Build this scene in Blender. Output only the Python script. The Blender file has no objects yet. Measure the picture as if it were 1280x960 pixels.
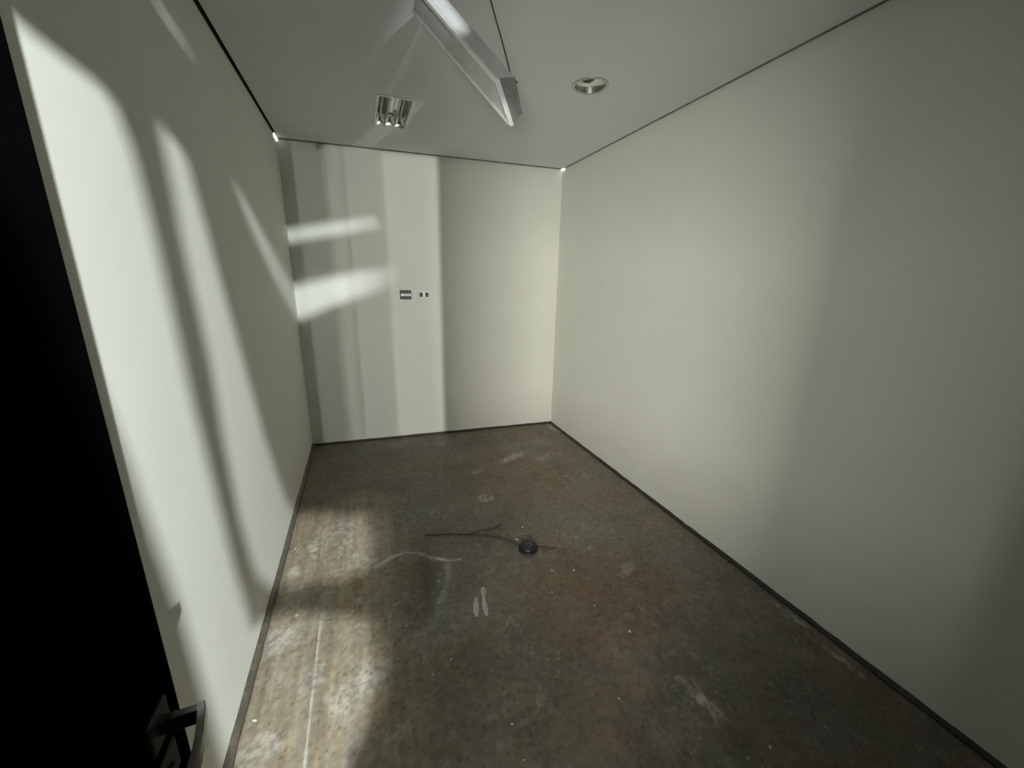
import bpy, bmesh, math, random
import numpy as np
from mathutils import Vector, Matrix
from mathutils.geometry import tessellate_polygon

scene = bpy.context.scene
C = scene.collection

# ------------------------------------------------------------------ camera
W, YL, YR, H = 2.452, 3.945, 3.826, 2.6        # room width, depth at left / right wall, height
YF = -0.20                                      # inner face of the front wall (behind the camera)
cam_d = bpy.data.cameras.new('camera')
cam_d.sensor_width = 36.0
cam_d.lens = 36.0 * 497.09 / 1280.0
cam_d.clip_start = 0.02
cam = bpy.data.objects.new('camera', cam_d)
C.objects.link(cam)
R_ = Vector((0.9371, -0.3485, 0.0183)).normalized()
F_ = Vector((0.3413, 0.9042, -0.2567)).normalized()
U_ = R_.cross(F_).normalized()
R_ = F_.cross(U_).normalized()
m3 = Matrix((R_, U_, -F_)).transposed()
cam.matrix_world = Matrix.Translation((0.5275, 0.0, 1.577)) @ m3.to_4x4()
scene.camera = cam

# ------------------------------------------------------------------ world, lamps, exposure
world = bpy.data.worlds.new('world')
scene.world = world
world.use_nodes = True
world.node_tree.nodes['Background'].inputs[0].default_value = (0.80, 0.86, 0.92, 1)
world.node_tree.nodes['Background'].inputs[1].default_value = 0.05

def spot(name, loc, target, power, angle, radius, color, blend=0.3):
    l = bpy.data.lights.new(name, 'SPOT')
    l.energy = power; l.spot_size = math.radians(angle); l.spot_blend = blend
    l.shadow_soft_size = radius; l.color = color
    o = bpy.data.objects.new(name, l); C.objects.link(o)
    o.location = loc
    o.rotation_euler = (Vector(target) - Vector(loc)).to_track_quat('-Z', 'Y').to_euler()
    return o
def area(name, loc, target, power, sx, sy, color):
    l = bpy.data.lights.new(name, 'AREA')
    l.shape = 'RECTANGLE'; l.size = sx; l.size_y = sy; l.energy = power; l.color = color
    o = bpy.data.objects.new(name, l); C.objects.link(o)
    o.location = loc
    o.rotation_euler = (Vector(target) - Vector(loc)).to_track_quat('-Z', 'Y').to_euler()
    return o
SB = (1.53, -2.2, 2.3)
spot('added_stripe_spot', SB, (1.06, -0.75, 1.80), 1240, 66, 0.019, (0.93, 0.99, 1.0), 0.15)  # unseen spot added to throw the stripes through the screen
spot('added_band_spot', (2.5, -3.0, 1.25), (1.78, -0.2, 1.25), 860, 40, 0.022, (1.0, 0.99, 0.93), 0.3)  # added unseen spot for the vertical bands on the back wall
area('added_fill_area', (-0.29, -1.85, 1.20), (1.75, 2.6, 1.25), 215, 0.45, 0.60, (1.0, 0.985, 0.90))  # unseen area lamp added to brighten the deep right wall
area('added_soft_fill_area', (-0.72, -1.75, 1.20), (1.75, 2.0, 1.25), 52, 0.70, 0.60, (1.0, 0.985, 0.90))  # weaker unseen lamp, added to soften the fall-off on the right wall

vs = scene.view_settings
vs.view_transform = 'Standard'
vs.look = 'None'
vs.gamma = 1.0
vs.use_curve_mapping = False
vs.exposure = 0.0

# ------------------------------------------------------------------ materials
def mat(name, color, rough=0.6, metal=0.0, noise=None, bump=None, spec=0.5, coat=0.0):
    """noise=(scale, amount, detail) varies the colour; bump=(scale, strength, distance)"""
    m = bpy.data.materials.new(name); m.use_nodes = True
    nt = m.node_tree; b = nt.nodes['Principled BSDF']
    b.inputs['Base Color'].default_value = (*color, 1)
    b.inputs['Roughness'].default_value = rough
    b.inputs['Metallic'].default_value = metal
    b.inputs['Specular IOR Level'].default_value = spec
    b.inputs['Coat Weight'].default_value = coat
    tc = nt.nodes.new('ShaderNodeTexCoord')
    if noise:
        n = nt.nodes.new('ShaderNodeTexNoise')
        n.inputs['Scale'].default_value = noise[0]; n.inputs['Detail'].default_value = noise[2]
        n.inputs['Roughness'].default_value = 0.6
        nt.links.new(tc.outputs['Object'], n.inputs['Vector'])
        r = nt.nodes.new('ShaderNodeValToRGB')
        a = noise[1]
        r.color_ramp.elements[0].position = 0.3; r.color_ramp.elements[1].position = 0.7
        r.color_ramp.elements[0].color = (*[c * (1 - a) for c in color], 1)
        r.color_ramp.elements[1].color = (*[min(1, c * (1 + a)) for c in color], 1)
        nt.links.new(n.outputs['Fac'], r.inputs['Fac'])
        nt.links.new(r.outputs['Color'], b.inputs['Base Color'])
    if bump:
        n2 = nt.nodes.new('ShaderNodeTexNoise')
        n2.inputs['Scale'].default_value = bump[0]; n2.inputs['Detail'].default_value = 6
        nt.links.new(tc.outputs['Object'], n2.inputs['Vector'])
        bp = nt.nodes.new('ShaderNodeBump')
        bp.inputs['Strength'].default_value = bump[1]; bp.inputs['Distance'].default_value = bump[2]
        nt.links.new(n2.outputs['Fac'], bp.inputs['Height'])
        nt.links.new(bp.outputs['Normal'], b.inputs['Normal'])
    return m
M = {}
M['wall'] = mat('painted_plaster', (0.70, 0.705, 0.645), 0.75, noise=(3.0, 0.02, 4), bump=(260, 0.25, 0.0015), spec=0.25)
M['ceiling'] = mat('ceiling_paint', (0.68, 0.685, 0.70), 0.85, noise=(2.5, 0.02, 4), bump=(300, 0.15, 0.001), spec=0.2)
M['gap_shade'] = mat('grey_gap_shade', (0.22, 0.22, 0.20), 0.9, noise=(14, 0.35, 4))  # colour stands in for shade in the ceiling gap
M['void'] = mat('dark_void', (0.02, 0.02, 0.018), 0.95, noise=(8, 0.2, 3))  # almost black; also stands in for shade in the left ceiling gap
M['base_dark'] = mat('dark_skirting', (0.030, 0.029, 0.024), 0.55, noise=(30, 0.5, 5), bump=(60, 0.5, 0.003))
M['base_olive'] = mat('olive_skirting', (0.115, 0.105, 0.078), 0.35, noise=(25, 0.45, 5), bump=(50, 0.5, 0.003))
M['door'] = mat('black_lacquer', (0.0018, 0.0021, 0.0022), 0.6, noise=(12, 0.3, 3), spec=0.0)
M['gunmetal'] = mat('dark_nickel', (0.30, 0.30, 0.29), 0.24, 1.0, noise=(60, 0.15, 3))
M['rose'] = mat('dull_nickel', (0.05, 0.05, 0.048), 0.5, 1.0, noise=(60, 0.2, 3))
M['chrome'] = mat('polished_reflector', (0.78, 0.78, 0.76), 0.16, 1.0, noise=(40, 0.05, 3))
M['satin'] = mat('satin_aluminium', (0.55, 0.56, 0.54), 0.34, 1.0, noise=(40, 0.08, 3))
M['pendant'] = mat('grey_sheet_metal', (0.40, 0.41, 0.40), 0.42, 0.0, noise=(20, 0.12, 4))
M['pendant_edge'] = mat('pale_metal_edge', (0.72, 0.73, 0.70), 0.35, 0.3, noise=(30, 0.08, 4))
M['end_shade'] = mat('shaded_end_cap', (0.15, 0.15, 0.145), 0.5, noise=(20, 0.12, 4))  # darkened in colour to offset lamp light on the end
M['diffuser'] = mat('frosted_diffuser', (0.38, 0.38, 0.37), 0.45, 0.0, noise=(15, 0.1, 3))
M['cable'] = mat('dark_cable', (0.045, 0.036, 0.027), 0.6, noise=(80, 0.3, 3))
M['black'] = mat('black_plastic', (0.011, 0.011, 0.012), 0.5, noise=(40, 0.2, 3))
M['black2'] = mat('worn_black_plastic', (0.028, 0.026, 0.028), 0.42, noise=(40, 0.3, 3))
M['white_plastic'] = mat('white_plastic', (0.80, 0.80, 0.76), 0.4, noise=(40, 0.05, 3))
M['glass'] = mat('lamp_glass', (0.75, 0.76, 0.75), 0.12, noise=(20, 0.05, 2))
M['tube'] = mat('lamp_tube', (0.70, 0.70, 0.68), 0.3, noise=(20, 0.05, 2))
M['plaster'] = mat('dry_plaster', (0.60, 0.60, 0.56), 0.9, noise=(120, 0.2, 4), bump=(200, 0.4, 0.001))
M['plaster_thin'] = mat('thin_plaster', (0.46, 0.45, 0.41), 0.9, noise=(90, 0.35, 4), bump=(200, 0.4, 0.001))
M['hall'] = mat('hall_paint', (0.16, 0.16, 0.15), 0.8, noise=(3, 0.03, 3))  # unseen surfaces, kept dark to cut bounced light
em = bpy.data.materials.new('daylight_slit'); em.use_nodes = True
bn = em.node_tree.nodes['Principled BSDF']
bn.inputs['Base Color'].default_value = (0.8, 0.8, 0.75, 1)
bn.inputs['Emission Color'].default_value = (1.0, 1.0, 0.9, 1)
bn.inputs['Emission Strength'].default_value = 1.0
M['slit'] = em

# ------------------------------------------------------------------ helpers
def obj(name, verts, faces, m, parent=None, smooth=False):
    me = bpy.data.meshes.new(name)
    me.from_pydata([tuple(v) for v in verts], [], faces)
    bm = bmesh.new(); bm.from_mesh(me)
    bmesh.ops.recalc_face_normals(bm, faces=bm.faces)
    bm.to_mesh(me); bm.free()
    if smooth:
        me.polygons.foreach_set('use_smooth', [True] * len(me.polygons))
    me.materials.append(M[m])
    o = bpy.data.objects.new(name, me); C.objects.link(o)
    if parent is not None:
        o.parent = parent
    return o
def empty(name, loc=(0, 0, 0), rz=0.0):
    o = bpy.data.objects.new(name, None); C.objects.link(o)
    o.empty_display_size = 0.05
    o.location = loc; o.rotation_euler = (0, 0, rz)
    return o
def tag(o, label=None, cat=None, group=None, kind=None):
    if label: o['label'] = label
    if cat: o['category'] = cat
    if group: o['group'] = group
    if kind: o['kind'] = kind
    return o
def join(*parts):
    V, F = [], []
    for v, f in parts:
        n = len(V); V += list(v); F += [tuple(i + n for i in q) for q in f]
    return V, F
def box(x0, x1, y0, y1, z0, z1):
    V = [(x, y, z) for z in (z0, z1) for y in (y0, y1) for x in (x0, x1)]
    return V, [(0, 2, 3, 1), (4, 5, 7, 6), (0, 1, 5, 4), (2, 6, 7, 3), (0, 4, 6, 2), (1, 3, 7, 5)]
def bevel(o, w, seg=2):
    md = o.modifiers.new('bevel', 'BEVEL'); md.width = w; md.segments = seg; md.limit_method = 'ANGLE'
    return o
def prism(poly, z0, z1):
    n = len(poly)
    V = [(x, y, z0) for x, y in poly] + [(x, y, z1) for x, y in poly]
    F = [tuple(range(n))[::-1], tuple(range(n, 2 * n))]
    F += [(i, (i + 1) % n, n + (i + 1) % n, n + i) for i in range(n)]
    return V, F
def slab(outer, holes, a, b, axis='z'):
    """a flat plate with real cut-outs; (u, v) outline, extruded a..b along axis"""
    loops = [outer] + holes
    pts = [p for l in loops for p in l]
    tris = tessellate_polygon([[Vector((u, v, 0)) for u, v in l] for l in loops])
    f3 = (lambda u, v, t: (u, v, t)) if axis == 'z' else (lambda u, v, t: (u, t, v))
    n = len(pts)
    V = [f3(u, v, a) for u, v in pts] + [f3(u, v, b) for u, v in pts]
    F = [tuple(t) for t in tris] + [tuple(i + n for i in t)[::-1] for t in tris]
    k = 0
    for l in loops:
        m = len(l)
        F += [(k + i, k + (i + 1) % m, n + k + (i + 1) % m, n + k + i) for i in range(m)]
        k += m
    return V, F
def lathe(prof, seg=40, c=(0, 0, 0), close=False):
    V, F = [], []
    for r, z in prof:
        for i in range(seg):
            a = 2 * math.pi * i / seg
            V.append((c[0] + r * math.cos(a), c[1] + r * math.sin(a), c[2] + z))
    n = len(prof)
    for j in range(n - 1 + (1 if close else 0)):
        j2 = (j + 1) % n
        for i in range(seg):
            i2 = (i + 1) % seg
            F.append((j * seg + i, j * seg + i2, j2 * seg + i2, j2 * seg + i))
    if not close:
        if prof[0][0] > 1e-5: F.append(tuple(range(seg))[::-1])
        if prof[-1][0] > 1e-5: F.append(tuple(range((n - 1) * seg, n * seg)))
    return V, F
def spline(pts, n=8):
    P = [Vector(p) for p in pts]; P = [2 * P[0] - P[1]] + P + [2 * P[-1] - P[-2]]
    out = []
    for i in range(1, len(P) - 2):
        for k in range(n):
            t = k / n; a, b, c, d = P[i - 1:i + 3]
            out.append(0.5 * ((2 * b) + (c - a) * t + (2 * a - 5 * b + 4 * c - d) * t * t + (3 * b - a - 3 * c + d) * t ** 3))
    out.append(P[-2]); return out
def sweep(path, shape, up=Vector((0, 0, 1)), scale=None):
    """sweep a closed (u, v) section along a path"""
    V, F = [], []; m = len(shape)
    for i, p in enumerate(path):
        t = (path[min(i + 1, len(path) - 1)] - path[max(i - 1, 0)]).normalized()
        s = t.cross(up)
        s = s.normalized() if s.length > 1e-4 else Vector((1, 0, 0))
        u = s.cross(t).normalized()
        k = 1.0 if scale is None else scale[i]
        V += [p + s * (a * k) + u * (b * k) for a, b in shape]
    for i in range(len(path) - 1):
        for j in range(m):
            j2 = (j + 1) % m
            F.append((i * m + j, i * m + j2, (i + 1) * m + j2, (i + 1) * m + j))
    F.append(tuple(range(m))[::-1]); F.append(tuple(range((len(path) - 1) * m, len(path) * m)))
    return V, F
def circ(r, n=8): return [(r * math.cos(2 * math.pi * i / n), r * math.sin(2 * math.pi * i / n)) for i in range(n)]

# ------------------------------------------------------------------ room shell
ZT = 2.80
T = 0.12
bk = lambda x: YL + (YR - YL) * x / W            # back wall line
def struct(name, vf, m, parent=None):
    o = obj(name, vf[0], vf[1], m, parent)
    if parent is None: o['kind'] = 'structure'
    return o
wl = struct('wall_left', box(-T, 0, YF - T, YL + T, -0.05, ZT), 'wall')
tag(wl, 'off white left wall streaked with bright light', 'wall')
wr = struct('wall_right', box(W, W + T, YF - T, YR + T, -0.05, ZT), 'wall')
tag(wr, 'plain off white wall on the right', 'wall')
wb = struct('wall_back', prism([(0, bk(0)), (W, bk(W)), (W, bk(W) + T), (0, bk(0) + T)], -0.05, ZT), 'wall')
tag(wb, 'off white back wall with two small sockets', 'wall')
# front wall behind the camera: door opening, and added slots shaping the light bands
front = slab([(0, -0.05), (0.27, -0.05), (0.27, 2.58), (1.33, 2.58), (1.33, -0.05), (W, -0.05), (W, ZT), (0, ZT)],
             [[(x0, 0.72), (x1, 0.72), (x1, 1.90 if 1.705 < x0 < 1.76 else 1.80), (x0, 1.90 if 1.705 < x0 < 1.76 else 1.80)] for x0, x1 in
              ((1.540, 1.548), (1.562, 1.570), (1.584, 1.592), (1.606, 1.614), (1.624, 1.633), (1.637, 1.647), (1.650, 1.660), (1.663, 1.672), (1.675, 1.683), (1.688, 1.706), (1.711, 1.728), (1.733, 1.750), (1.755, 1.772), (1.777, 1.794), (1.798, 1.993))], YF - 0.008, YF, 'y')
tag(struct('wall_front', front, 'hall'), 'dark front wall around the doorway', 'wall')

# ceiling slab kept clear of the walls by a shadow gap, with real cut-outs for the recessed lights
LX, LY, LW, LL = 0.812, 3.045, 0.205, 0.50      # square louvre light
DX, DY, DR = 1.785, 2.212, 0.088                # round downlight
gl, gr, gb = 0.020, 0.022, 0.050
outer = [(gl, YF), (W - gr, YF), (W - gr, bk(W) - gb), (gl, bk(0) - gb)]
hole1 = [(LX - LW / 2, LY - LL / 2), (LX + LW / 2, LY - LL / 2), (LX + LW / 2, LY + LL / 2), (LX - LW / 2, LY + LL / 2)]
hole2 = [(DX + DR * math.cos(a * math.pi / 18), DY + DR * math.sin(a * math.pi / 18)) for a in range(36)]
ce = struct('ceiling', slab(outer, [hole1, hole2], H, H + 0.02), 'ceiling')
tag(ce, 'pale grey suspended ceiling with a dark shadow gap round it', 'ceiling')
cv = struct('ceiling_void', box(-T, W + T, YF - T, YL + T, ZT, ZT + 0.05), 'void', ce)
# dark strips painting in the gap's shade on each wall above the ceiling edge
for nm, vf in (('shade_strip_1', box(0.0, 0.004, YF, YL - 0.005, H + 0.001, ZT)), ('shade_strip_2', box(W - 0.004, W, YF, YR - 0.005, H + 0.001, ZT)),
               ('shade_strip_3', prism([(0.005, bk(0.005) - 0.004), (W - 0.005, bk(W - 0.005) - 0.004), (W - 0.005, bk(W - 0.005)), (0.005, bk(0.005))], H + 0.001, ZT))):
    tr = struct(nm, vf, 'void' if nm == 'shade_strip_1' else 'gap_shade')
    tag(tr, {'shade_strip_1': 'black strip painted as shade in the gap between the left wall and the ceiling', 'shade_strip_2': 'grey strip painted as shade in the gap between the right wall and the ceiling', 'shade_strip_3': 'grey strip painted as shade in the gap between the back wall and the ceiling'}[nm], 'shade_strip')
# slits of daylight showing through the shadow gap in the two far corners
obj('daylight_slit', *box(0.001, 0.012, YL - 0.15, YL - 0.02, H - 0.022, H + 0.004), 'slit', ce)
obj('daylight_slit', *box(W - 0.022, W - 0.004, YR - 0.06, YR - 0.012, H - 0.012, H + 0.004), 'slit', ce)

# skirtings: a low, slightly wavy dark strip along each wall
def skirting(name, a, b, h, t, m, label, seed, jag=0.09, n=70):
    rnd = random.Random(seed)
    a, b = Vector(a), Vector(b); d = (b - a); nrm = Vector((-d.y, d.x, 0)).normalized()
    V, F = [], []
    for i in range(n + 1):
        p = a + d * (i / n)
        hh = h * (1 + jag * (rnd.random() * 2 - 1)); tt = t * (1 + jag * (rnd.random() * 2 - 1))
        V += [p - nrm * 0.004, p + nrm * tt, p + nrm * tt * 0.9 + Vector((0, 0, hh * 0.45)),
              p + nrm * tt * 0.55 + Vector((0, 0, hh * 0.9)), p + nrm * tt * 0.2 + Vector((0, 0, hh)), p - nrm * 0.004 + Vector((0, 0, hh))]
    for i in range(n):
        for j in range(6):
            j2 = (j + 1) % 6
            F.append((i * 6 + j, i * 6 + j2, i * 6 + 6 + j2, i * 6 + 6 + j))
    F.append(tuple(range(6))[::-1]); F.append(tuple(range(n * 6, n * 6 + 6)))
    o = obj(name, V, F, m, None, True); o['kind'] = 'structure'
    tag(o, label, 'baseboard'); return o
skirting('baseboard_left', (0, YL, 0), (0, YF, 0), 0.034, 0.020, 'base_olive', 'thin olive brown strip along the foot of the left wall', 1)
skirting('baseboard_back', (W, bk(W), 0), (0, bk(0), 0), 0.018, 0.010, 'base_dark', 'thin dark strip along the foot of the back wall', 2)
skirting('baseboard_right', (W, YF, 0), (W, YR, 0), 0.018, 0.018, 'base_dark', 'thin black strip along the foot of the right wall', 3, 0.16)

# ------------------------------------------------------------------ unseen hall behind the camera, with added panels that shape the light
struct('floor_hall', box(-1.6, 3.2, -3.9, YF, -0.05, 0.0), 'hall')
struct('ceiling_hall', box(-1.6, 3.2, -3.9, YF - T, ZT, ZT + 0.05), 'hall')
O1 = [(0.803, 2.195), (0.862, 2.166), (0.889, 2.17), (0.915, 2.174), (0.924, 2.136), (0.929, 2.059), (0.932, 1.971), (0.935, 1.861), (0.941, 1.746), (0.947, 1.614), (0.958, 1.491), (0.98, 1.485), (1.05, 1.473), (1.119, 1.452), (1.22, 1.418), (1.117, 1.436), (1.226, 1.4), (1.1151, 1.4199), (1.232, 1.382), (1.1112, 1.4044), (1.2235, 1.365), (1.1048, 1.3896), (1.215, 1.348), (1.0985, 1.3747), (1.2061, 1.3313), (1.0916, 1.3602), (1.1909, 1.32), (1.0814, 1.3476), (1.1757, 1.3087), (1.0713, 1.335), (1.1604, 1.2973), (1.0612, 1.3225), (1.144, 1.288), (1.0492, 1.3116), (1.127, 1.2795), (1.0371, 1.301), (1.11, 1.271), (1.0249, 1.2904), (1.093, 1.2625), (1.0127, 1.2798), (1.0759, 1.2543), (0.9995, 1.2705), (1.0588, 1.2462), (0.9862, 1.2613), (1.0416, 1.2381), (0.973, 1.252), (0.905, 1.21), (0.88, 1.3), (0.869, 1.6), (0.855, 1.8), (0.84, 1.95), (0.803, 2.05)]
O2 = [(0.956, 2.192), (0.983, 2.182), (0.994, 2.11), (1.007, 2.021), (1.023, 1.916), (1.042, 1.79), (1.067, 1.675), (1.088, 1.631), (1.155, 1.621), (1.204, 1.611), (1.315, 1.5716), (1.2003, 1.5978), (1.3129, 1.5589), (1.1967, 1.5845), (1.3108, 1.5461), (1.193, 1.5713), (1.3041, 1.5359), (1.1875, 1.559), (1.2943, 1.5275), (1.1796, 1.5477), (1.2845, 1.5191), (1.1717, 1.5365), (1.2747, 1.5106), (1.1639, 1.5252), (1.2649, 1.5022), (1.156, 1.514), (1.116, 1.503), (1.001, 1.516), (0.975, 1.569), (0.965, 1.671), (0.962, 1.79), (0.963, 1.907), (0.959, 1.991), (0.955, 2.066), (0.955, 2.129), (0.953, 2.171)]
O3 = [(1.05, 2.207), (1.062, 2.205), (1.119, 2.151), (1.17, 2.106), (1.233, 2.124), (1.264, 2.13), (1.3857, 2.1476), (1.263, 2.1165), (1.3852, 2.1389), (1.262, 2.103), (1.3847, 2.1301), (1.261, 2.0895), (1.3842, 2.1214), (1.26, 2.076), (1.212, 2.057), (1.171, 2.038), (1.155, 2.049), (1.112, 2.092), (1.074, 2.152)]
O4 = [(1.156, 2.208), (1.228, 2.224), (1.265, 2.23), (1.3908, 2.255), (1.2643, 2.224), (1.3905, 2.249), (1.2637, 2.218), (1.3902, 2.243), (1.263, 2.212), (1.226, 2.204), (1.161, 2.191)]
O5 = [(0.971, 2.328), (0.975, 2.335), (1.018, 2.324), (1.014, 2.32)]
O6 = [(1.296, 2.334), (1.316, 2.352), (1.312, 2.370), (1.291, 2.414), (1.256, 2.404), (1.279, 2.358)]
struct('light_screen', slab([(0.52, 0.0), (1.70, 0.0), (1.70, ZT), (0.52, ZT)], [O1, O2, O3, O4, O5, O6], -0.765, -0.75, 'y'), 'hall')  # added unseen screen; openings shaped to cast the light stripes
struct('light_screen_fin', box(0.50, 0.54, -1.60, -0.765, 0.0, ZT), 'hall')  # added blocker keeping fill light out of the screen openings
struct('light_screen_sill', box(-1.0, 0.52, -0.79, -0.75, 0.0, 0.82), 'hall')  # added blocker keeping fill light off the room floor
struct('light_screen_header', box(-1.0, 0.52, -0.79, -0.75, 1.555, ZT), 'hall')  # added blocker keeping fill light off the ceiling
struct('light_screen_return', box(1.66, 1.70, -3.2, -0.765, 0.0, ZT), 'hall')  # added blocker separating the light of the two spots

# ------------------------------------------------------------------ floor: fine grid, worn and stained screed
def vnoise(x, y, s, seed):
    rs = np.random.RandomState(seed); g = rs.rand(128, 128)
    u, v = x * s, y * s
    i, j = np.floor(u).astype(int), np.floor(v).astype(int)
    fu, fv = u - i, v - j
    fu = fu * fu * (3 - 2 * fu); fv = fv * fv * (3 - 2 * fv)
    G = lambda a, b: g[a % 128, b % 128]
    return (G(i, j) * (1 - fu) + G(i + 1, j) * fu) * (1 - fv) + (G(i, j + 1) * (1 - fu) + G(i + 1, j + 1) * fu) * fv
def fbm(x, y, s, seed, o=5, p=0.55):
    t, a, n = 0, 1, 0
    for k in range(o):
        t = t + a * vnoise(x + 7.3 * k, y + 3.1 * k, s * 2 ** k, seed + k); n += a; a *= p
    return t / n
def sst(a, b, x):
    t = np.clip((x - a) / (b - a), 0, 1); return t * t * (3 - 2 * t)
def blob(X, Y, cx, cy, rx, ry, ang=0.0, seed=0, wob=0.5, soft=0.5):
    c, s = math.cos(ang), math.sin(ang)
    u = ((X - cx) * c + (Y - cy) * s) / rx; v = (-(X - cx) * s + (Y - cy) * c) / ry
    d = np.sqrt(u * u + v * v) + wob * (fbm(X, Y, 9, 50 + seed) - 0.5) * 2
    return 1 - sst(1 - soft, 1 + soft * 0.6, d)
def stroke(X, Y, pts, w, seed=0, brk=0.4):
    best = np.full(X.shape, 9.0)
    for (ax, ay), (bx, by) in zip(pts[:-1], pts[1:]):
        dx, dy = bx - ax, by - ay; L2 = dx * dx + dy * dy + 1e-9
        t = np.clip(((X - ax) * dx + (Y - ay) * dy) / L2, 0, 1)
        best = np.minimum(best, np.hypot(X - ax - t * dx, Y - ay - t * dy))
    n = fbm(X, Y, 30, 90 + seed)
    return (1 - sst(w * 0.3, w, best + w * brk * (n - 0.4) * 2)) * (0.45 + 0.55 * sst(0.35, 0.6, fbm(X, Y, 14, 70 + seed)))
nx, ny = 410, 690
xs = np.linspace(0.0, W, nx); ys = np.linspace(YF, YL, ny)
X, Y = np.meshgrid(xs, ys)
base = np.stack([np.full(X.shape, c) for c in (0.168, 0.145, 0.108)], -1)
def mix(col, fac):
    global base
    f = np.clip(fac, 0, 1)[..., None]; base = base * (1 - f) + np.array(col) * f
n1 = fbm(X, Y, 1.6, 1); n2 = fbm(X, Y, 4.5, 11); n3 = fbm(X, Y, 14, 21); n4 = fbm(X, Y, 55, 31, 4)
mix((0.130, 0.128, 0.100), 0.65 * sst(0.45, 0.62, n1))                      # greenish grey film
mix((0.185, 0.143, 0.098), 0.6 * sst(0.48, 0.66, fbm(X, Y, 2.2, 41)))       # brown
mix((0.165, 0.160, 0.140), 0.55 * sst(0.52, 0.70, n2))                      # grey bloom
mix((0.105, 0.090, 0.068), 0.5 * sst(0.55, 0.72, fbm(X, Y, 3.1, 61)))      # dark damp patches
mix((0.135, 0.082, 0.054), 0.65 * blob(X, Y, 1.66, 1.50, 0.34, 0.42, 0.3, 1))     # rusty patch
mix((0.125, 0.086, 0.060), 0.45 * blob(X, Y, 1.35, 1.35, 0.3, 0.2, 0.0, 2))
mix((0.150, 0.110, 0.076), 0.5 * blob(X, Y, 1.45, 2.75, 0.45, 0.5, 0.0, 9))
mix((0.072, 0.060, 0.044), 0.75 * blob(X, Y, 0.70, 1.80, 0.13, 0.25, -0.1, 3, 0.35, 0.35))  # dark tide mark blob
mix((0.080, 0.070, 0.052), 0.5 * blob(X, Y, 0.95, 1.15, 0.35, 0.3, 0.4, 4))
mix((0.062, 0.062, 0.054), 0.6 * blob(X, Y, 1.9, 0.6, 0.6, 0.6, 0.0, 5, 0.6, 0.7))
mix((0.175, 0.175, 0.152), 0.55 * blob(X, Y, 0.83, 1.70, 0.06, 0.26, -0.25, 6, 0.6, 0.6))   # pale rim of the blob
mix((0.175, 0.172, 0.150), 0.5 * blob(X, Y, 0.95, 2.45, 0.25, 0.3, 0.2, 7, 0.8, 0.8))
mix((0.170, 0.170, 0.150), 0.4 * blob(X, Y, 1.75, 2.0, 0.2, 0.35, 0.4, 8, 0.8, 0.8))
# long trowel streaks beside the left wall, on floor painted paler as if lit
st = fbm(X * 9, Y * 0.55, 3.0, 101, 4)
lit_side = (1 - sst(0.40, 0.78, X)) * (1 - sst(2.55, 2.95, Y + 0.3 * (n2 - 0.5)))
mix((0.330, 0.290, 0.215), 0.65 * lit_side)  # raises the floor colour where the light patch falls
mix((0.370, 0.300, 0.205), 0.65 * lit_side * sst(0.42, 0.60, st))
mix((0.370, 0.345, 0.290), 0.45 * lit_side * sst(0.50, 0.70, fbm(X, Y, 5, 111)))
mix((0.190, 0.145, 0.085), 0.40 * lit_side * sst(0.56, 0.66, fbm(X * 12, Y * 0.5, 3.0, 121, 3)))
# whitish scuffs and plaster dust
white = (0.50, 0.485, 0.43)
scr = sst(0.60, 0.72, fbm(X, Y, 22, 131)) * sst(0.50, 0.62, fbm(X, Y, 4, 141))
mix(white, 0.45 * scr * (0.25 + 0.75 * lit_side))
for (cx, cy, rx, ry, ang, a, sd) in [(0.16, 2.28, 0.022, 0.10, 0.1, 0.75, 21), (0.09, 1.70, 0.07, 0.09, 0.2, 0.6, 22), (0.06, 1.66, 0.03, 0.05, 0, 0.6, 23),
        (0.44, 1.36, 0.11, 0.06, 0.6, 0.6, 24), (0.34, 1.30, 0.05, 0.10, 0.2, 0.45, 25), (1.714, 3.109, 0.15, 0.045, 0.35, 0.6, 26), (2.39, 3.67, 0.05, 0.13, 0.1, 0.75, 27),
        (1.665, 0.84, 0.022, 0.09, 0.25, 0.5, 28), (2.40, 1.03, 0.02, 0.09, 0.1, 0.5, 29), (2.37, 0.77, 0.02, 0.09, 0.1, 0.5, 30),
        (0.07, 2.14, 0.03, 0.05, 0.2, 0.6, 31), (1.32, 2.95, 0.10, 0.04, 0.3, 0.3, 32), (1.30, 2.52, 0.06, 0.05, 0.0, 0.35, 33), (0.45, 2.10, 0.10, 0.05, 0.2, 0.35, 34),
        (0.10, 1.22, 0.06, 0.06, 0.0, 0.5, 35), (0.20, 1.05, 0.05, 0.07, 0.0, 0.5, 36), (1.83, 1.55, 0.09, 0.03, 0.5, 0.2, 37), (0.52, 1.12, 0.06, 0.03, 0.0, 0.3, 38), (1.98, 3.05, 0.12, 0.05, 0.4, 0.25, 39), (0.30, 2.42, 0.12, 0.12, 0, 0.3, 40)]:
    mix(white, a * blob(X, Y, cx, cy, rx, ry, ang, sd, 0.8, 0.6) * (0.35 + 0.65 * sst(0.35, 0.6, n4)))
mix((0.60, 0.60, 0.56), 0.75 * stroke(X, Y, [(0.50, 2.03), (0.58, 2.082), (0.66, 2.10), (0.74, 2.07), (0.81, 2.00), (0.90, 1.945), (0.96, 1.94)], 0.016, 1))
mix(white, 0.55 * stroke(X, Y, [(0.42, 1.98), (0.50, 2.03), (0.58, 2.08)], 0.035, 2))
mix((0.62, 0.58, 0.48), 0.85 * stroke(X, Y, [(0.242, 1.773), (0.240, 1.45), (0.240, 1.05)], 0.007, 3, 0.2))
mix((0.45, 0.40, 0.32), 0.6 * stroke(X, Y, [(0.085, 1.69), (0.089, 1.40)], 0.008, 4, 0.3))
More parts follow.
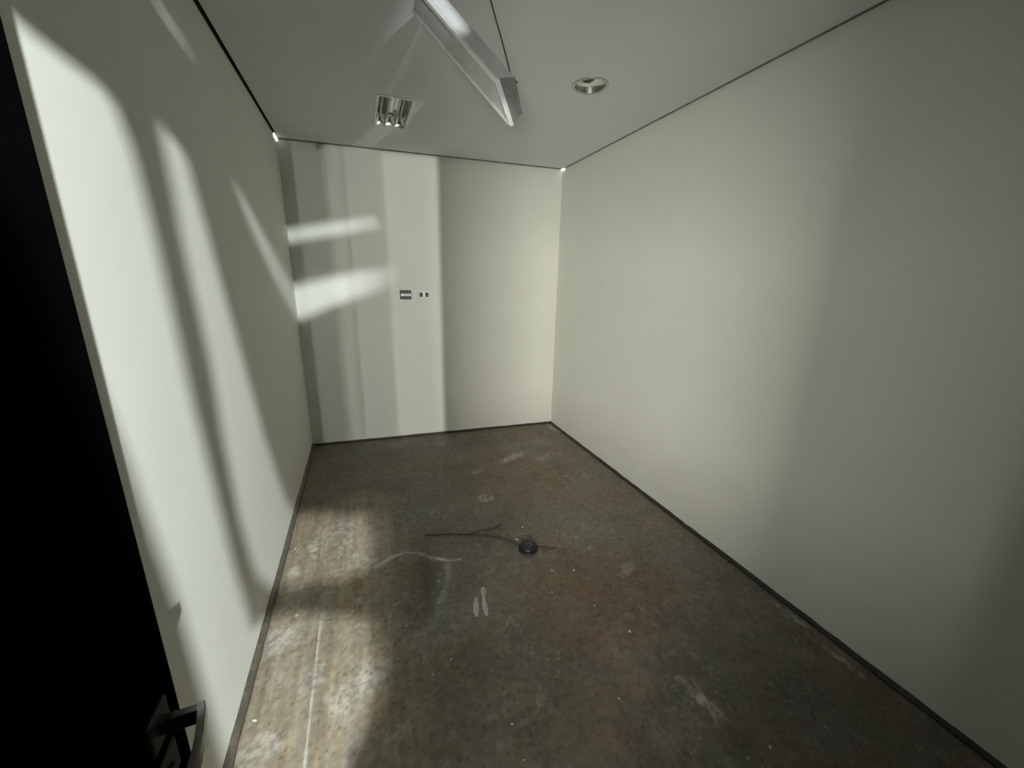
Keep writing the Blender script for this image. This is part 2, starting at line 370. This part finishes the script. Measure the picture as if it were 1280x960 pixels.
mix((0.50, 0.44, 0.33), 0.5 * stroke(X, Y, [(0.20, 2.50), (0.205, 2.2)], 0.010, 5, 0.3))
mix((0.30, 0.30, 0.27), 0.6 * stroke(X, Y, [(0.884, 1.92), (0.85, 1.78), (0.776, 1.627), (0.72, 1.53), (0.60, 1.47)], 0.030, 6, 0.6))
mix((0.34, 0.34, 0.30), 0.5 * stroke(X, Y, [(1.69, 0.92), (1.68, 0.84), (1.65, 0.76)], 0.010, 7, 0.4))
sp = fbm(X, Y, 95, 151, 3)
mix((0.42, 0.41, 0.36), 0.32 * sst(0.70, 0.80, sp) * sst(0.45, 0.6, n2))
mix((0.05, 0.042, 0.032), 0.45 * sst(0.66, 0.78, fbm(X, Y, 70, 161, 3)))
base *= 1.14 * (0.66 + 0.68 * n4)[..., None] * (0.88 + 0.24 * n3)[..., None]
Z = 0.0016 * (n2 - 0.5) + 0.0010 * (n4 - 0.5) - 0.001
me = bpy.data.meshes.new('floor')
me.vertices.add(nx * ny)
me.vertices.foreach_set('co', np.stack([X, Y, Z], -1).astype(np.float32).ravel())
ii = (np.arange(ny - 1)[:, None] * nx + np.arange(nx - 1)[None, :]).ravel()
quads = np.stack([ii, ii + 1, ii + nx + 1, ii + nx], -1).astype(np.int32)
nq = len(quads)
me.loops.add(nq * 4); me.loops.foreach_set('vertex_index', quads.ravel())
me.polygons.add(nq)
me.polygons.foreach_set('loop_start', np.arange(nq, dtype=np.int32) * 4)
me.polygons.foreach_set('loop_total', np.full(nq, 4, np.int32))
me.polygons.foreach_set('use_smooth', np.ones(nq, bool))
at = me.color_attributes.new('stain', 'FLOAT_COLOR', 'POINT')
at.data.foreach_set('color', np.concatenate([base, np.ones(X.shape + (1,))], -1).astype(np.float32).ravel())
me.update(); me.validate()
fm = bpy.data.materials.new('worn_screed'); fm.use_nodes = True
nt = fm.node_tree; b = nt.nodes['Principled BSDF']
va = nt.nodes.new('ShaderNodeVertexColor'); va.layer_name = 'stain'
tc = nt.nodes.new('ShaderNodeTexCoord')
fn = nt.nodes.new('ShaderNodeTexNoise'); fn.inputs['Scale'].default_value = 160; fn.inputs['Detail'].default_value = 5
nt.links.new(tc.outputs['Object'], fn.inputs['Vector'])
mr = nt.nodes.new('ShaderNodeMapRange'); mr.inputs[3].default_value = 0.72; mr.inputs[4].default_value = 1.28
nt.links.new(fn.outputs['Fac'], mr.inputs[0])
mx = nt.nodes.new('ShaderNodeMix'); mx.data_type = 'RGBA'; mx.blend_type = 'MULTIPLY'; mx.inputs[0].default_value = 1
nt.links.new(va.outputs['Color'], mx.inputs[6]); nt.links.new(mr.outputs[0], mx.inputs[7])
nt.links.new(mx.outputs[2], b.inputs['Base Color'])
rn = nt.nodes.new('ShaderNodeTexNoise'); rn.inputs['Scale'].default_value = 3.5; rn.inputs['Detail'].default_value = 5
nt.links.new(tc.outputs['Object'], rn.inputs['Vector'])
rr = nt.nodes.new('ShaderNodeMapRange'); rr.inputs[1].default_value = 0.3; rr.inputs[2].default_value = 0.7; rr.inputs[3].default_value = 0.38; rr.inputs[4].default_value = 0.62
nt.links.new(rn.outputs['Fac'], rr.inputs[0]); nt.links.new(rr.outputs[0], b.inputs['Roughness'])
b.inputs['Specular IOR Level'].default_value = 0.35
bp = nt.nodes.new('ShaderNodeBump'); bp.inputs['Strength'].default_value = 0.25; bp.inputs['Distance'].default_value = 0.002
nt.links.new(fn.outputs['Fac'], bp.inputs['Height']); nt.links.new(bp.outputs['Normal'], b.inputs['Normal'])
me.materials.append(fm)
fl = bpy.data.objects.new('floor', me); C.objects.link(fl); fl['kind'] = 'structure'
tag(fl, 'bare stained brown floor with scuffs and plaster dust', 'floor')

# ------------------------------------------------------------------ open black door with lever handle
door = empty('door_1', (0.22, -0.15, 0.0)); door['kind'] = 'structure'
tag(door, 'black door leaf standing open at the left edge', 'door')
bevel(obj('door_leaf', *box(-0.042, 0.0, 0.0, 0.762, 0.006, 2.13), 'door', door), 0.002)
hy, hz = 0.695, 0.976
hd = bevel(obj('door_handle', *box(0.0, 0.009, hy - 0.026, hy + 0.026, hz - 0.026, hz + 0.026), 'rose', door), 0.003)
hd['label'] = 'dark metal lever handle on a square rose'
neckp = [Vector((0.004, hy, hz)), Vector((0.030, hy, hz + 0.001)), Vector((0.055, hy - 0.001, hz + 0.003))]
sec = [(-0.005, -0.012), (0.005, -0.012), (0.006, -0.009), (0.006, 0.009), (0.005, 0.012), (-0.005, 0.012), (-0.006, 0.009), (-0.006, -0.009)]
obj('neck', *sweep(neckp, sec), 'gunmetal', hd)
levp = spline([(0.054, hy + 0.006, hz + 0.003), (0.059, hy - 0.010, hz + 0.003), (0.064, hy - 0.035, hz), (0.067, hy - 0.065, hz - 0.003), (0.066, hy - 0.10, hz - 0.005), (0.060, hy - 0.125, hz - 0.006)], 6)
obj('lever', *sweep(levp, [(a * 0.8, b_ * 1.0) for a, b_ in sec]), 'gunmetal', hd)
kr = bevel(obj('keyhole_plate', *box(0.0, 0.007, hy - 0.026, hy + 0.026, hz - 0.105, hz - 0.053), 'rose', door), 0.003)
obj('keyhole', *join(box(0.0065, 0.0075, hy - 0.003, hy + 0.003, hz - 0.094, hz - 0.078), lathe([(0.005, 0.0), (0.005, 0.001)], 12, (0.007, hy, hz - 0.076))), 'black', kr)

# ------------------------------------------------------------------ hanging linear light, one end dropped from the ceiling
c0 = Vector((1.0115, 1.5087, 2.2367)); D = Vector((0.4805, -0.5013, -0.7196)).normalized(); e1 = Vector((0.8728, 0.3495, 0.3394)).normalized(); e2 = D.cross(e1).normalized()
if e2.dot(Vector((-0.0814, 0.7911, -0.6055))) < 0: e2 = -e2
h1, h2 = 0.098, 0.070
pend = empty('pendant_light', (c0.x, c0.y, c0.z))
tag(pend, 'long grey box shaped light hanging askew from the ceiling', 'ceiling light')
P = lambda a, b_, s: e1 * a + e2 * b_ + D * s
S0 = -0.455
def oblique(a0, a1, b0, b1, s00, s10, s11, s01, st_=S0):
    """box along D with its own end offset at each corner"""
    V = [P(a0, b0, st_), P(a1, b0, st_), P(a1, b1, st_), P(a0, b1, st_), P(a0, b0, s00), P(a1, b0, s10), P(a1, b1, s11), P(a0, b1, s01)]
    return V, [(3, 2, 1, 0), (4, 5, 6, 7), (0, 1, 5, 4), (1, 2, 6, 5), (2, 3, 7, 6), (3, 0, 4, 7)]
E0, E1, E2, E3 = 0.0, 0.0, 0.085, 0.120
bevel(obj('housing', *oblique(0.006, h1, 0.0, h2, E0, E1, E2, E3), 'pendant', pend), 0.003)
bevel(obj('end_cap', *join(([P(0.006, 0, E0), P(h1, 0, E1), P(h1, h2, E2), P(0.006, h2, E3), P(0.006, 0, E0 + 0.006), P(h1, 0, E1 + 0.006), P(h1, h2, E2 + 0.006), P(0.006, h2, E3 + 0.006)],
      [(3, 2, 1, 0), (4, 5, 6, 7), (0, 1, 5, 4), (1, 2, 6, 5), (2, 3, 7, 6), (3, 0, 4, 7)])), 'end_shade', pend), 0.002)
obj('diffuser', *oblique(-0.002, 0.007, 0.006, h2 - 0.004, E0 - 0.005, E0 - 0.005, E3 - 0.02, E3 - 0.02), 'diffuser', pend)
obj('edge_rail', *oblique(-0.005, 0.008, -0.003, 0.006, E0 + 0.004, E0 + 0.004, E0 + 0.014, E0 + 0.014), 'pendant_edge', pend)
obj('edge_rail', *oblique(-0.005, 0.008, h2 - 0.005, h2 + 0.003, E3 - 0.006, E3 - 0.006, E3 + 0.004, E3 + 0.004), 'pendant_edge', pend)
obj('end_flange', *join(([P(-0.005, -0.003, E0), P(0.014, -0.003, E0), P(0.014, h2, E3 + 0.004), P(-0.005, h2, E3 + 0.004),
      P(-0.005, -0.003, E0 + 0.010), P(0.014, -0.003, E0 + 0.010), P(0.014, h2, E3 + 0.016), P(-0.005, h2, E3 + 0.016)],
      [(3, 2, 1, 0), (4, 5, 6, 7), (0, 1, 5, 4), (1, 2, 6, 5), (2, 3, 7, 6), (3, 0, 4, 7)])), 'pendant_edge', pend)
att = P(h1 + 0.001, 0.012, -0.012)
obj('cable_clip', *sweep([att - D * 0.012, att + D * 0.030], [(-0.004, -0.004), (0.004, -0.004), (0.004, 0.006), (-0.004, 0.006)]), 'cable', pend)
anch = Vector((1.02, 1.655, H)) - c0
cb = obj('suspension_cable', *sweep(spline([att, att * 0.66 + anch * 0.34 + Vector((0.006, 0, -0.012)), att * 0.33 + anch * 0.67 + Vector((0.004, 0, -0.01)), anch], 6), circ(0.0028)), 'cable', pend, True)
obj('ceiling_anchor', *lathe([(0.0, -0.008), (0.012, -0.007), (0.014, 0.0)], 16, tuple(anch)), 'satin', pend)

# ------------------------------------------------------------------ recessed louvre light
lv = empty('louvre_light', (LX, LY, H))
tag(lv, 'rectangular recessed ceiling light with shiny louvre blades', 'ceiling light')
hw, hl, dp = LW / 2, LL / 2, 0.075
fo = [(-hw - 0.008, -hl - 0.008), (hw + 0.008, -hl - 0.008), (hw + 0.008, hl + 0.008), (-hw - 0.008, hl + 0.008)]
fi = [(-hw + 0.003, -hl + 0.003), (hw - 0.003, -hl + 0.003), (hw - 0.003, hl - 0.003), (-hw + 0.003, hl - 0.003)]
obj('frame', *slab(fo, [fi], -0.003, 0.0), 'satin', lv)
obj('housing', *join(box(-hw, hw, -hl, hl, dp, dp + 0.002), box(-hw, -hw + 0.002, -hl, hl, 0.021, dp), box(hw - 0.002, hw, -hl, hl, 0.021, dp)), 'void', lv)
cells = 3; cw = (LW - 0.010) / cells
for k in range(cells):
    xc = -hw + 0.005 + cw * (k + 0.5)
    prof = [(xc + cw * 0.5 * math.sin(t), 0.012 + 0.05 * math.cos(t)) for t in [math.radians(-90 + 15 * i) for i in range(13)]]
    V, F = [], []
    yl = [-hl + 0.004, hl - 0.05, hl - 0.03, hl - 0.014, hl - 0.005, hl - 0.003]
    sc = [1, 1, 0.86, 0.58, 0.24, 0.0]
    for yy, s_ in zip(yl, sc):
        V += [(a, yy, 0.006 + (z - 0.006) * s_) for a, z in prof]
    n = len(prof)
    for i in range(len(yl) - 1):
        F += [(i * n + j, i * n + j + 1, (i + 1) * n + j + 1, (i + 1) * n + j) for j in range(n - 1)]
    ro = obj('reflector', V, F, 'chrome', lv, True)
    if k != 1:
        tb = obj('lamp_tube', *sweep([Vector((xc, -hl + 0.03, 0.045)), Vector((xc, hl - 0.06, 0.045))], circ(0.008, 12)), 'tube', lv, True)
for k in range(cells + 1):
    xc = -hw + 0.005 + cw * k
    V, F = prism([(xc - 0.0012, 0.0), (xc + 0.0012, 0.0), (xc + 0.004, 0.03), (xc - 0.004, 0.03)], -hl + 0.004, hl - 0.004)
    obj('blade', [(a, c_, b_) for a, b_, c_ in V], F, 'satin', lv)

# ------------------------------------------------------------------ round downlight
dl = empty('downlight', (DX, DY, H))
tag(dl, 'round chrome downlight set flush in the ceiling', 'ceiling light')
obj('trim_ring', *lathe([(0.082, 0.004), (0.083, -0.004), (0.090, -0.007), (0.098, -0.004), (0.099, 0.0), (0.086, 0.002)], 48, (0, 0, 0), True), 'satin', dl, True)
rp = [(0.083 * math.cos(t) ** 0.7 if t < 1.5 else 0.02, 0.085 * math.sin(t)) for t in [i * 1.45 / 10 for i in range(11)]]
obj('reflector', *lathe(rp + [(0.0, 0.086)], 48), 'chrome', dl, True)
obj('lamp', *lathe([(0.0, 0.028), (0.012, 0.030), (0.020, 0.040), (0.021, 0.055), (0.014, 0.082)], 24), 'glass', dl, True)

# ------------------------------------------------------------------ sockets on the back wall
ang = math.atan2(YR - YL, W)
def on_back(name, x, z):
    return empty(name, (x, bk(x), z), ang)
so = on_back('socket_box', 0.925, 1.411)
tag(so, 'larger black socket frame with a row of white modules on the back wall', 'socket')
bevel(obj('back_box', *box(-0.050, 0.050, -0.010, 0.0, -0.042, 0.042), 'black', so), 0.003)
for x0, x1 in ((-0.045, -0.006), (-0.002, 0.018), (0.022, 0.045)):
    bevel(obj('white_module', *box(x0, x1, -0.016, -0.010, -0.012, 0.012), 'white_plastic', so), 0.002)
for s_ in (-1, 1):
    obj('mounting_bar', *box(-0.046, 0.046, -0.013, -0.010, s_ * 0.030 - 0.004, s_ * 0.030 + 0.004), 'black2', so)
s2 = on_back('socket_plate', 1.092, 1.413)
tag(s2, 'smaller white socket plate with two black modules, nearer the middle of the back wall', 'socket')
bevel(obj('plate', *box(-0.046, 0.046, -0.006, 0.0, -0.028, 0.028), 'white_plastic', s2), 0.002)
for xc in (-0.026, 0.026):
    bevel(obj('black_module', *box(xc - 0.015, xc + 0.015, -0.010, -0.006, -0.020, 0.020), 'black', s2), 0.0015)

# ------------------------------------------------------------------ black floor outlet and its loose wires
fx, fy = 1.366, 1.893
fo_ = empty('floor_outlet', (fx, fy, 0.0))
tag(fo_, 'round black domed floor outlet in the middle of the floor', 'floor outlet')
obj('base_ring', *lathe([(0.0, 0.0), (0.060, 0.0), (0.061, 0.006), (0.055, 0.012), (0.0, 0.012)], 36), 'black', fo_, True)
obj('dome', *lathe([(0.053, 0.011), (0.052, 0.020), (0.046, 0.028), (0.037, 0.030), (0.035, 0.027), (0.0, 0.026)], 36), 'black', fo_, True)
obj('lid', *lathe([(0.033, 0.0255), (0.033, 0.029), (0.028, 0.032), (0.0, 0.033)], 30), 'black2', fo_, True)
def wire(name, pts, r, label):
    o = obj(name, *sweep(spline([(x, y, z) for x, y, z in pts], 8), circ(r, 6)), 'cable', None, True)
    return tag(o, label, 'wire')
wire('loose_wire', [(1.312, 1.930, 0.009), (1.290, 1.985, 0.006), (1.226, 2.054, 0.004), (1.150, 2.100, 0.004), (1.08, 2.13, 0.004), (0.96, 2.18, 0.004), (0.865, 2.204, 0.003), (0.80, 2.225, 0.001)], 0.0034, 'thin dark wire running left from the black floor outlet')
wire('loose_wire', [(1.075, 2.143, 0.005), (1.139, 2.153, 0.004), (1.20, 2.146, 0.004), (1.245, 2.152, 0.004), (1.285, 2.172, 0.004), (1.300, 2.200, 0.004)], 0.0032, 'short dark wire curling back above the outlet wire')
wire('loose_wire', [(1.424, 1.880, 0.006), (1.46, 1.868, 0.004), (1.50, 1.842, 0.004), (1.53, 1.838, 0.004)], 0.003, 'short stub of wire on the right of the floor outlet')

# ------------------------------------------------------------------ plaster drips and crumbs on the floor
def splat(name, path, widths, h, m, label):
    P_ = spline([(x, y, 0) for x, y in path], 6)
    n = len(P_); V, F = [], []
    wv = np.interp(np.linspace(0, 1, n), np.linspace(0, 1, len(widths)), widths)
    rnd = random.Random(len(path) * 7 + n)
    for i, p in enumerate(P_):
        t = (P_[min(i + 1, n - 1)] - P_[max(i - 1, 0)]).normalized(); s = Vector((t.y, -t.x, 0))
        w_ = wv[i] * (0.85 + 0.3 * rnd.random())
        for u, k in ((-1, 0), (-0.6, 0.8), (0, 1), (0.6, 0.8), (1, 0)):
            V.append(p + s * (u * w_) + Vector((0, 0, -0.001 + (h + 0.001) * k)))
    for i in range(n - 1):
        F += [(i * 5 + j, i * 5 + j + 1, (i + 1) * 5 + j + 1, (i + 1) * 5 + j) for j in range(4)]
        F.append((i * 5 + 4, i * 5, (i + 1) * 5, (i + 1) * 5 + 4))
    F.append(tuple(range(5))); F.append(tuple(range((n - 1) * 5, n * 5))[::-1])
    return tag(obj(name, V, F, m, None, True), label, 'plaster')
splat('plaster_drip', [(1.020, 1.685), (1.018, 1.660), (1.004, 1.610), (0.996, 1.560), (0.990, 1.505)], [0.010, 0.017, 0.009, 0.013, 0.015, 0.008], 0.003, 'plaster_thin', 'longer pale plaster drip with a round head on the floor')
splat('plaster_drip', [(0.970, 1.628), (0.958, 1.590), (0.948, 1.550), (0.940, 1.515)], [0.008, 0.017, 0.017, 0.007], 0.003, 'plaster_thin', 'shorter pale plaster smear left of the longer drip')
crumbs = [(0.808, 1.803), (0.786, 1.66), (0.617, 1.574), (0.567, 1.412), (0.778, 1.337), (0.131, 1.807), (0.052, 1.339), (1.173, 2.372), (1.718, 2.261), (1.618, 1.998), (1.727, 1.784), (1.537, 1.639), (1.422, 1.679), (1.514, 1.384), (1.352, 1.535), (1.588, 1.199), (1.763, 0.633), (1.36, 0.955), (1.694, 1.893), (0.933, 0.89), (0.934, 1.01), (0.083, 2.358), (0.157, 2.405), (0.019, 2.52), (0.055, 2.345), (1.799, 2.482), (1.986, 2.024), (1.414, 2.104), (1.334, 2.0), (1.388, 1.999), (1.658, 0.635), (0.693, 1.295)]
rnd = random.Random(5)
big = {5: 1.7, 0: 1.2, 28: 1.5, 29: 1.7, 15: 1.2, 16: 1.2, 7: 1.3, 21: 0.9, 23: 1.2, 6: 1.4}
def crumb_mesh(seed):
    r = random.Random(seed)
    V = [(math.cos(a) * (0.7 + 0.5 * r.random()), math.sin(a) * (0.7 + 0.5 * r.random()), 0.0) for a in [i * math.pi / 3 for i in range(6)]]
    V += [(x * 0.6, y * 0.6, 0.5 + 0.4 * r.random()) for x, y, z in V] + [(0, 0, 0.85)]
    F = [(5, 4, 3, 2, 1, 0)] + [(i, (i + 1) % 6, 6 + (i + 1) % 6, 6 + i) for i in range(6)] + [(6 + i, 6 + (i + 1) % 6, 12) for i in range(6)]
    return V, F
protos = [obj('plaster_crumb', *crumb_mesh(i), 'plaster') for i in range(3)]
for i, (x, y) in enumerate(crumbs):
    o = protos[i] if i < 3 else protos[i % 3].copy()
    if i >= 3: C.objects.link(o)
    k = 0.0046 * big.get(i, 0.8 + 0.2 * rnd.random())
    o.location = (x, y, -0.0005); o.rotation_euler = (0, 0, rnd.random() * 6.28)
    o.scale = (k * (1.0 + 0.6 * rnd.random()), k, k * 0.8)
    if i in (27, 28, 29): lb = 'white plaster crumb lying right behind the black floor outlet'
    elif i == 5: lb = 'largest white plaster crumb, in the shade beside the left wall'
    elif i == 6: lb = 'white plaster crumb in the lit strip nearest the door handle'
    elif x < 0.2: lb = 'tiny white crumb in the far lit patch beside the left wall'
    elif i in (16, 30): lb = 'white crumb on the dark floor at the bottom edge of the photo'
    elif x < 1.0: lb = 'tiny white plaster crumb between the light patches and the floor outlet'
    else: lb = 'tiny white plaster crumb on the dark floor towards the right wall'
    tag(o, lb, 'crumb', 'plaster crumbs scattered on the floor')
